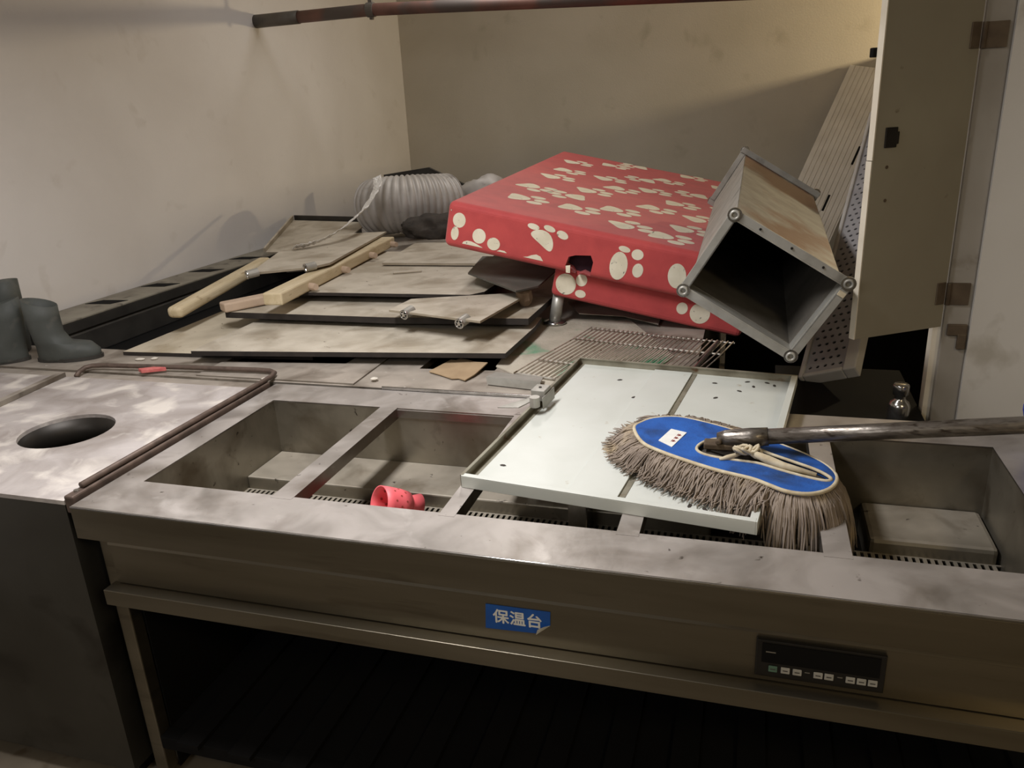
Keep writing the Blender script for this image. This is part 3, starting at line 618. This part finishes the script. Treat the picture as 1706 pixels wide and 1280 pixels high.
# dark rag lumps in front of the hose
mb = MB(); bm = bmesh.new(); bmesh.ops.create_icosphere(bm, subdivisions=4, radius=1)
for v_ in bm.verts:
    p = v_.co.copy(); d = 1 + .28 * noise.noise(p * 1.6) + .16 * noise.noise(p * 4.2)
    v_.co = Vector((p.x * .165 * d, p.y * .12 * d, max(p.z * .072 * d, -.045)))
bm.verts.index_update()
mb.add([v_.co + Vector((-.19, 2.60, .998)) for v_ in bm.verts], [tuple(q.index for q in f.verts) for f in bm.faces]); bm.free()
solo('dark_rag', mb, 'rag_dark', 'lumpy dark grey rag between the timber and the red bed', 'rag', smooth=True)

# ------------------------------------------------------------------ rectangular duct lying on the bed
do = Vector((1.3143, .7846, 1.3098)); DR = Euler((.0632, .5551, .0348), 'XYZ').to_matrix(); MDu = frame(do, DR)
da, db, dl = .332, .2413, 1.259
du = thing('sheet_metal_duct', 'open galvanised duct with flanges lying askew on the red bed', 'duct', tuple(MDu @ Vector((da / 2, dl / 2, -db))))
t = .002; e = .02
part(du, 'side_sheet', MB().box(e, da - e, .012, dl - .012, -e - t, -e, MDu), 'galvanised_rust', label='rust stained upper sheet')
part(du, 'side_sheet', MB().box(e, da - e, .012, dl - .012, -db + e, -db + e + t, MDu), 'galvanised')
part(du, 'side_sheet', MB().box(e, e + t, .012, dl - .012, -db + e, -e, MDu), 'galvanised')
part(du, 'side_sheet', MB().box(da - e - t, da - e, .012, dl - .012, -db + e, -e, MDu), 'galvanised')
part(du, 'inner_lining', MB().box(e + t, da - e - t, .05, dl, -e - t - .001, -e - t, MDu).box(e + t, da - e - t, .05, dl, -db + e + t, -db + e + t + .001, MDu).box(e + t, e + t + .001, .05, dl, -db + e + t, -e - t, MDu).box(da - e - t - .001, da - e - t, .05, dl, -db + e + t, -e - t, MDu), 'duct_inside')
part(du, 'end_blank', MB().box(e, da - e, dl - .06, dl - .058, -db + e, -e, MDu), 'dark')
for yb in (0, dl - .026):
    for (x0, x1, z0, z1) in ((0, da, -e, 0), (0, da, -db, -db + e), (0, e, -db + e, -e), (da - e, da, -db + e, -e)):
        part(du, 'flange', MB().box(x0, x1, yb, yb + .003, z0, z1, MDu).box(*((x0, x1, yb, yb + .026, -e - .0035, -e) if z1 == 0 else (x0, x1, yb, yb + .026, -db + e, -db + e + .0035) if z0 == -db else (e - .0035, e, yb, yb + .026, z0, z1) if x0 == 0 else (da - e, da - e + .0035, yb, yb + .026, z0, z1)), MDu), 'galvanised', .0008)
    for cx, cz in ((.012, -.012), (da - .012, -.012), (.012, -db + .012), (da - .012, -db + .012)):
        yy = yb - .001 if yb == 0 else yb + .027
        c = part(du, 'corner_plate', MB().lathe([(.005, -.002), (.017, -.002), (.017, .002), (.005, .002)], 20, MDu @ Matrix.Translation((cx, yy, cz)) @ Matrix.Rotation(pi / 2, 4, 'X'), True), 'chrome')
        part(c, 'bolt_hole', MB().tube([MDu @ Vector((cx + .009 * cos(a), yy - .003, cz + .009 * sin(a))) for a in [2 * pi * q / 16 for q in range(16)]], .0035, 6, True), 'galvanised', smooth=True)
for k in range(3):
    part(du, 'flange_screw', MB().cyl(MDu @ Vector((.08 + k * .085, -.003, -.010)), MDu @ Vector((.08 + k * .085, 0, -.010)), .003, 8), 'dark_steel')
part(du, 'yellow_clip', MB().box(da - .019, da - .002, -.004, 0, -.046, -.034, MDu), 'mop_piping')

# ------------------------------------------------------------------ white enamel tray with rim
wt = thing('enamel_tray', 'white enamelled door panel with raised rim lying on the counter', 'panel', (1.15, .6, .8045))
yt = radians(-7.3); MT = Matrix.Translation((.798, .251, .8012)) @ Matrix.Rotation(yt, 4, 'Z') @ Matrix.Rotation(radians(2.1), 4, 'X'); TW, TD, TH = .60, .757, .026
part(wt, 'face', MB().box(0, TW, 0, TD, .004, .008, MT), 'white_enamel')
part(wt, 'front_rim', MB().box(0, TW, -.003, 0, 0, TH, MT).box(0, TW, -.003, .010, TH, TH + .002, MT), 'white_enamel', .0008)
part(wt, 'right_rim', MB().box(TW, TW + .003, -.003, TD, 0, TH, MT).box(TW - .012, TW + .003, .010, TD - .004, TH, TH + .002, MT).box(TW, TW + .003, -.003, .010, TH, TH + .002, MT), 'white_enamel', .0008)
part(wt, 'left_rim', MB().box(-.003, 0, 0, TD, 0, TH, MT).box(-.003, .004, 0, TD, TH, TH + .002, MT).box(0, .016, .002, TD, .008, .0085, MT), 'tray_steel', label='bare metal rim')
part(wt, 'back_rim', MB().box(-.003, TW + .003, TD, TD + .003, 0, TH, MT).box(-.003, TW + .003, TD - .004, TD + .003, TH, TH + .002, MT), 'tray_steel', label='bare metal rim')
part(wt, 'stiffener', MB().box(.225, .330, .004, TD - .004, .008, .013, MT), 'white_enamel', .001)
part(wt, 'groove_shadow_strip', MB().box(.331, .343, .004, TD - .004, .008, .0092, MT), 'tray_steel')
hb = thing('hinge_bracket', 'small metal hinge bracket hooked on the left rim of the white panel', 'bracket', (.92, .62, .8335))
Mh = MT @ Matrix.Translation((.0, .385, TH + .002))
part(hb, 'bracket_block', MB().box(-.012, .026, .03, .075, .0005, .030, Mh).box(.026, .030, .01, .09, -.012, .020, Mh), 'galvanised', .003)
part(hb, 'knuckle', MB().cyl(Mh @ Vector((.012, -.002, .0005)), Mh @ Vector((.012, -.002, .026)), .013, 16), 'galvanised', smooth=False)
part(hb, 'bracket_arm', MB().prism([Mh @ Vector(p) for p in ((-.075, -.04, .004), (-.01, .03, .012), (.01, .03, .012), (-.02, -.03, .006))], (0, 0, -.003)), 'galvanised', .0008)
part(hb, 'screw', MB().cyl(Mh @ Vector((.006, .052, .030)), Mh @ Vector((.006, .052, .032)), .004, 10), 'dark_steel')
for i, (a_, b_) in enumerate(((.05, .10), (.42, .60), (.50, .70), (.47, .66), (.15, .66), (.47, .05), (.50, .045), (.40, .70), (.22, .55), (.55, .72), (.53, .735), (.48, .73))):
    solo('dirt_flake', MB().lathe([(0, 0), (.0042, .0005), (.003, .0016), (0, .002)], 6, MT @ Matrix.Translation((a_, b_, .0081 if not .225 < a_ < .33 else .0131)) @ Matrix.Rotation(i * .9, 4, 'Z') @ Matrix.Scale(1.9, 4, (1, 0, 0))), 'rag_dark', 'tiny dark dirt flake on the white panel', 'dirt', group='dirt flakes on the white panel')

# ------------------------------------------------------------------ dust mop
mp = thing('dust_mop', 'blue dust mop with grey string fringe and steel handle lying on the white panel', 'mop', (1.33, .40, .8335))
BLUE = [(1.129, .478), (1.139, .512), (1.165, .543), (1.218, .559), (1.286, .534), (1.352, .497), (1.426, .455), (1.483, .413), (1.52, .373), (1.537, .33), (1.532, .29), (1.512, .256), (1.48, .235), (1.444, .235), (1.412, .253), (1.38, .273), (1.323, .294), (1.264, .325), (1.199, .366), (1.156, .406)]
SLOT = [(1.272, .383), (1.279, .415), (1.304, .442), (1.347, .447), (1.378, .424), (1.413, .392), (1.458, .365), (1.502, .338), (1.526, .309), (1.516, .294), (1.478, .302), (1.435, .318), (1.39, .338), (1.339, .345), (1.291, .359)]
def smooth_loop(P, k=4):
    n = len(P); out = []; V = [Vector((a, b, 0)) for a, b in P]
    for i in range(n):
        p0, p1, p2, p3 = V[i - 1], V[i], V[(i + 1) % n], V[(i + 2) % n]
        for j in range(k):
            t = j / k; q = .5 * ((2 * p1) + (p2 - p0) * t + (2 * p0 - 5 * p1 + 4 * p2 - p3) * t * t + (3 * p1 - p0 - 3 * p2 + p3) * t ** 3); out.append((q.x, q.y))
    return out
BL = smooth_loop(BLUE); SL = smooth_loop(SLOT)
def mz(x_, y_):   # pad sags a little past the panel's right edge
    return .868 - max(0, x_ - 1.40) * .05
pm = MB().plate(BL, [SL], 0, 1)
pm.v = [Vector((p.x, p.y, mz(p.x, p.y) - (.008 if p.z < .5 else 0))) for p in pm.v]
part(mp, 'blue_pad', pm, 'mop_blue')
part(mp, 'pad_piping', MB().tube([(x_, y_, mz(x_, y_) - .003) for x_, y_ in BL], .0042, 8, True), 'mop_piping', smooth=True)
part(mp, 'slot_piping', MB().tube([(x_, y_, mz(x_, y_)) for x_, y_ in SL], .0034, 8, True), 'mop_piping', smooth=True)
cx0 = sum(p[0] for p in BL) / len(BL); cy0 = sum(p[1] for p in BL) / len(BL)
part(mp, 'under_pad', MB().prism([(cx0 + (x_ - cx0) * .97, cy0 + (y_ - cy0) * .95, mz(x_, y_) - .010) for x_, y_ in BL], (0, 0, -.018)), 'rag_dark')
part(mp, 'frame_plate', MB().box(-.075, .11, -.022, .022, 0, .004, Matrix.Translation((1.375, .375, .8605)) @ Matrix.Rotation(radians(-30), 4, 'Z')), 'dark_steel', .001)
lb = part(mp, 'maker_label', MB().prism([(1.19, .413, .8692), (1.21, .481, .8692), (1.245, .466, .8692), (1.221, .384, .8692)], (0, 0, -.001)), 'sticker_white', label='small white paper label with red print')
Ml = Matrix(((.27, -.9, 0, 1.2165), (.96, .42, 0, .436), (0, 0, 1, .8693), (0, 0, 0, 1)))
lp = MB()
for k in range(3):
    lp.box(-.022 + k * .017, -.012 + k * .017, -.0125, -.009, 0, .0002, Ml).box(-.019 + k * .017, -.016 + k * .017, -.0155, -.006, 0, .0002, Ml).box(-.023 + k * .017, -.011 + k * .017, -.0075, -.006, 0, .0002, Ml)
part(lb, 'label_print', lp, 'print_red')
# handle and its swivel
h0 = Vector((1.318, .410, .884)); h1 = Vector((1.63, .391, .932)); hd = (h1 - h0).normalized()
part(mp, 'handle', MB().tube([h0 + hd * .045, h0 + hd * .35, h0 + hd * .8, h0 + hd * 1.25], .0162, 18), 'handle_steel', smooth=True)
part(mp, 'handle_socket', MB().tube([h0 - hd * .006, h0 + hd * .012, h0 + hd * .06, h0 + hd * .095], [.013, .018, .0195, .0188], 18), 'handle_steel', smooth=True)
part(mp, 'swivel_pin', MB().cyl(h0 + Vector((-.004, -.022, 0)), h0 + Vector((.004, .022, 0)), .0065, 12).box(1.285, 1.345, .392, .424, .8645, .878), 'rust_hinge', .003)
kn = MB()
for i in range(5):
    a = i * 1.3; c = Vector((1.372 + .012 * cos(a), .356 + .010 * sin(a), .880 + .003 * i))
    kn.tube([c + Vector((.016 * cos(q + a), .011 * sin(q), .006 * sin(2 * q + a))) for q in [2 * pi * j / 14 for j in range(14)]], .0035, 6, True)
kn.tube([(1.38, .352, .884), (1.41, .338, .878), (1.44, .326, .872), (1.50, .306, .868)], [.006, .009, .008, .004], 8).tube([(1.36, .352, .880), (1.335, .345, .872), (1.32, .338, .870)], [.004, .006, .003], 6)
part(mp, 'tie_knot', kn, 'mop_piping', smooth=True, label='knotted cream tie cord')
# fringe strands
iMT = MT.inverted()
def ground(x_, y_):
    l = iMT @ Vector((x_, y_, 0))
    if TW - .016 < l.x <= TW + .006 and -.006 < l.y < TD: return (MT @ Vector((l.x, l.y, TH + .004))).z
    if 0 < l.x < TW and 0 < l.y < TD: return (MT @ Vector((l.x, l.y, .013))).z
    return .70
fr = MB(); nb = len(BL)
per = [0]
for i in range(nb): a, b = Vector((*BL[i], 0)), Vector((*BL[(i + 1) % nb], 0)); per.append(per[-1] + (b - a).length)
def at_len(s):
    s %= per[-1]
    for i in range(nb):
        if per[i + 1] >= s: break
    a, b = Vector((*BL[i], 0)), Vector((*BL[(i + 1) % nb], 0)); t = (s - per[i]) / max(1e-6, per[i + 1] - per[i]); d = (b - a).normalized()
    n_ = Vector((d.y, -d.x, 0)); p = a + (b - a) * t
    if (p + n_ * .01 - Vector((cx0, cy0, 0))).length < (p - Vector((cx0, cy0, 0))).length: n_ = -n_
    return p, n_, d
NS = 1500
for i in range(NS):
    s = i / NS * per[-1] + random.uniform(-.002, .002); p, n_, d = at_len(s)
    back = n_.y > .35 and n_.x > -.55
    L_ = random.uniform(.062, .100) * (.72 if back else 1.05)
    if n_.x > .3 and n_.y < .6: L_ *= 1.05
    dirn = (n_ + d * random.gauss(0, .22) + Vector((random.gauss(0, .06), random.gauss(0, .06) - .12, 0))).normalized()
    lay = random.uniform(0, .016)
    z_ = mz(p.x, p.y) - .004 - random.uniform(0, .008)
    pts = [Vector((p.x, p.y, z_)) - n_ * .004]; q = Vector((p.x, p.y, z_)); slope = .10 if back else -.05; nseg = 5; hang = 0
    for k in range(nseg):
        st_ = L_ / nseg
        g = ground(q.x + dirn.x * st_, q.y + dirn.y * st_) + .002 + lay * .8
        slope -= random.uniform(.22, .38) * (.45 if back else 1)
        hz = 1 / math.sqrt(1 + slope * slope)
        if g < .75: slope -= .9; hz = 1 / math.sqrt(1 + slope * slope); st_ *= 1.35
        dirn = (dirn + d * random.gauss(0, .18)).normalized()
        q = Vector((q.x + dirn.x * st_ * hz, q.y + dirn.y * st_ * hz, max(q.z + slope * st_ * hz, g)))
        pts.append(q.copy())
    r_ = random.uniform(.0013, .0021)
    fr.tube(pts, [r_, r_ * 1.1, r_ * 1.1, r_, r_ * .9, r_ * .5], 4)
part(mp, 'string_fringe', fr, 'mop_yarn', smooth=True, kind='stuff', label='thick grey cotton strings')

# ------------------------------------------------------------------ pink perforated cup in the well
pk = thing('pink_strainer', 'pink perforated plastic cup lying on its side in the well', 'strainer', (.56, .44, .607))
d = Vector((.58, .68, -.36)).normalized(); c0 = Vector((.535, .362, .672))
Mp = Matrix.Translation(c0) @ d.to_track_quat('Z', 'Y').to_matrix().to_4x4()
part(pk, 'cup_wall', MB().lathe([(.046, 0), (.045, .02), (.042, .05), (.037, .075), (.034, .075), (.039, .05), (.042, .02), (.043, 0)], 32, Mp, True), 'pink_plastic', smooth=True)
part(pk, 'cup_bottom', MB().cyl(Mp @ Vector((0, 0, .070)), Mp @ Vector((0, 0, .0745)), .036, 24), 'pink_plastic')
for ring, (r_, z_) in enumerate(((.0425, .025), (.0410, .040), (.0392, .055))):
    for k in range(10):
        a = 2 * pi * (k + .5 * (ring % 2)) / 10; n_ = Vector((cos(a), sin(a), 0)); p = Mp @ (n_ * (r_ + .0022) + Vector((0, 0, z_))); p2 = Mp @ (n_ * (r_ - .0045) + Vector((0, 0, z_)))
        part(pk, 'drain_hole', MB().cyl(p, p2, .0028, 8), 'print_red')
part(pk, 'spout', MB().lathe([(.030, 0), (.024, .012), (.030, .035), (.027, .035), (.021, .012), (.027, 0)], 20, Mp @ Matrix.Translation((0, .004, .074)), True), 'pink_plastic', smooth=True)

# ------------------------------------------------------------------ right side: perforated plastic panel, ribbed board, bottle, blue tub
pc = thing('perforated_panel', 'white plastic panel with round holes leaning behind the metal duct', 'panel', (1.65, 1.8, .77))
P0 = Vector((1.515, 1.22, .745)); P1 = Vector((1.795, 2.52, 1.46)); ax = (P1 - P0); La = ax.length; ax.normalize()
sd = Vector((.86, -.38, .35)); sd = (sd - ax * sd.dot(ax)).normalized(); nn = sd.cross(ax)
Mpc = Matrix(((sd.x, ax.x, nn.x, P0.x), (sd.y, ax.y, nn.y, P0.y), (sd.z, ax.z, nn.z, P0.z), (0, 0, 0, 1)))
PW = .15
holes = []
nyh = 46; nxh = 5
for i in range(nyh):
    for j in range(nxh):
        hx = .028 + j * .023 + (.0115 if i % 2 else 0); hy = .04 + i * (La - .08) / (nyh - 1)
        if hx > PW - .02: continue
        holes.append([(hx + .0062 * cos(a), hy + .0062 * sin(a)) for a in [-2 * pi * k / 7 for k in range(7)]])
part(pc, 'perforated_sheet', MB().plate([(.012, .01), (PW - .012, .01), (PW - .012, La - .01), (.012, La - .01)], holes, -.002, .002, Mpc), 'grey_plastic')
part(pc, 'backing', MB().box(.012, PW - .012, .01, La - .01, -.03, -.028, Mpc), 'dark_steel')
for (x0, x1, y0, y1) in ((0, .014, 0, La), (PW - .016, PW + .022, 0, La), (.014, PW - .016, 0, .014), (.014, PW - .016, La - .014, La)):
    part(pc, 'rim', MB().box(x0, x1, y0, y1, -.03, .010, Mpc), 'white_plastic', .004)
# ribbed board against the back wall
rb = thing('ribbed_board', 'tall white ribbed board leaning against the back wall behind the duct', 'board', (1.85, 4.6, 0))
T0 = Vector((1.925, 4.905, 1.71)); Bm = Vector((1.637, 4.41, 1.06)); axb = (Bm - T0).normalized(); Lb = 2.26
tk = thing('shadow_blocker', 'added tall grey cabinet shape behind the open cupboard door that casts the back wall shadow', 'cabinet', (2.65, 4.4, 0))  # added out of view so its top edge casts the shadow line
part(tk, 'cabinet_body', MB().box(2.32, 3.0, 3.9, 4.915, .06, 1.80), 'wall_dim', .004)
part(tk, 'plinth', MB().box(2.35, 2.97, 3.95, 4.9, 0, .06), 'dark')
for y0 in (3.91, 4.40):
    d_ = part(tk, 'blocker_door', MB().box(2.300, 2.3195, y0, y0 + .48, .08, 1.78), 'wall_dim', .002)
    part(d_, 'blocker_handle', MB().box(2.285, 2.2995, y0 + .22, y0 + .26, .9, 1.05), 'chrome', .002)
sdb = Vector((1, -.08, .10)); sdb = (sdb - axb * sdb.dot(axb)).normalized(); nb_ = sdb.cross(axb)
if nb_.y > 0: nb_ = -nb_
Mrb = Matrix(((sdb.x, axb.x, nb_.x, T0.x), (sdb.y, axb.y, nb_.y, T0.y), (sdb.z, axb.z, nb_.z, T0.z), (0, 0, 0, 1)))
part(rb, 'board_core', MB().box(0, .345, 0, Lb, 0, .010, Mrb), 'board_ribbed')
for i in range(11):
    part(rb, 'rib', MB().box(.012 + i * .030, .034 + i * .030, .003, Lb - .003, .010, .0135, Mrb), 'board_ribbed', .0015)
for (a_, b_, l_) in ((.27, .60, .14), (.22, .98, .12)):
    part(rb, 'hand_slot', MB().box(a_, a_ + .014, b_, b_ + l_, .0135, .0142, Mrb), 'dark')
ck = thing('gap_dark_block', 'added low black block that darkens the bay behind the open door', 'cabinet', (2.2, 3.0, 0))  # added block, covers the lit floor so the gap reads as dark
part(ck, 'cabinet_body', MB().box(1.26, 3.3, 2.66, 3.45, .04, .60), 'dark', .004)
part(ck, 'dark_block_foot', MB().box(1.30, 3.26, 2.72, 3.40, 0, .04), 'dark')
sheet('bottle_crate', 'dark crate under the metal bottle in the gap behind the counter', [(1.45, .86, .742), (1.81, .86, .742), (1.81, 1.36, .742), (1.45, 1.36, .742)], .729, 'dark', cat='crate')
sheet('floor_dark_sheet', 'wide black sheet added to darken the floor of the bay behind the counter', [(1.24, .82, .012), (1.81, .82, .012), (1.81, 2.64, .012), (1.24, 2.64, .012)], .011, 'dark', cat='mat')  # black sheet in place of shade on the bay floor
mb = MB().lathe([(0, 0), (.0255, 0), (.0265, .004), (.0265, .040), (.022, .050), (.014, .056), (.013, .066), (.019, .070), (.0195, .094), (.017, .098), (0, .098)], 24, Matrix.Translation((1.745, .945, .7425)))
solo('metal_bottle', mb, 'chrome', 'small shiny metal bottle standing in the dark gap by the partition', 'bottle', smooth=True)
bt_ = thing('blue_tub', 'blue plastic tub at the far right end of the counter', 'tub', (2.03, .60, .8))
part(bt_, 'tub_wall', MB().lathe([(.085, .0), (.112, .11), (.116, .11), (.116, .106), (.089, 0)], 32, Matrix.Translation((2.035, .60, .8005)), True), 'blue_plastic', smooth=False)
part(bt_, 'tub_bottom', MB().cyl((2.035, .60, .8005), (2.035, .60, .806), .086, 32), 'blue_plastic')
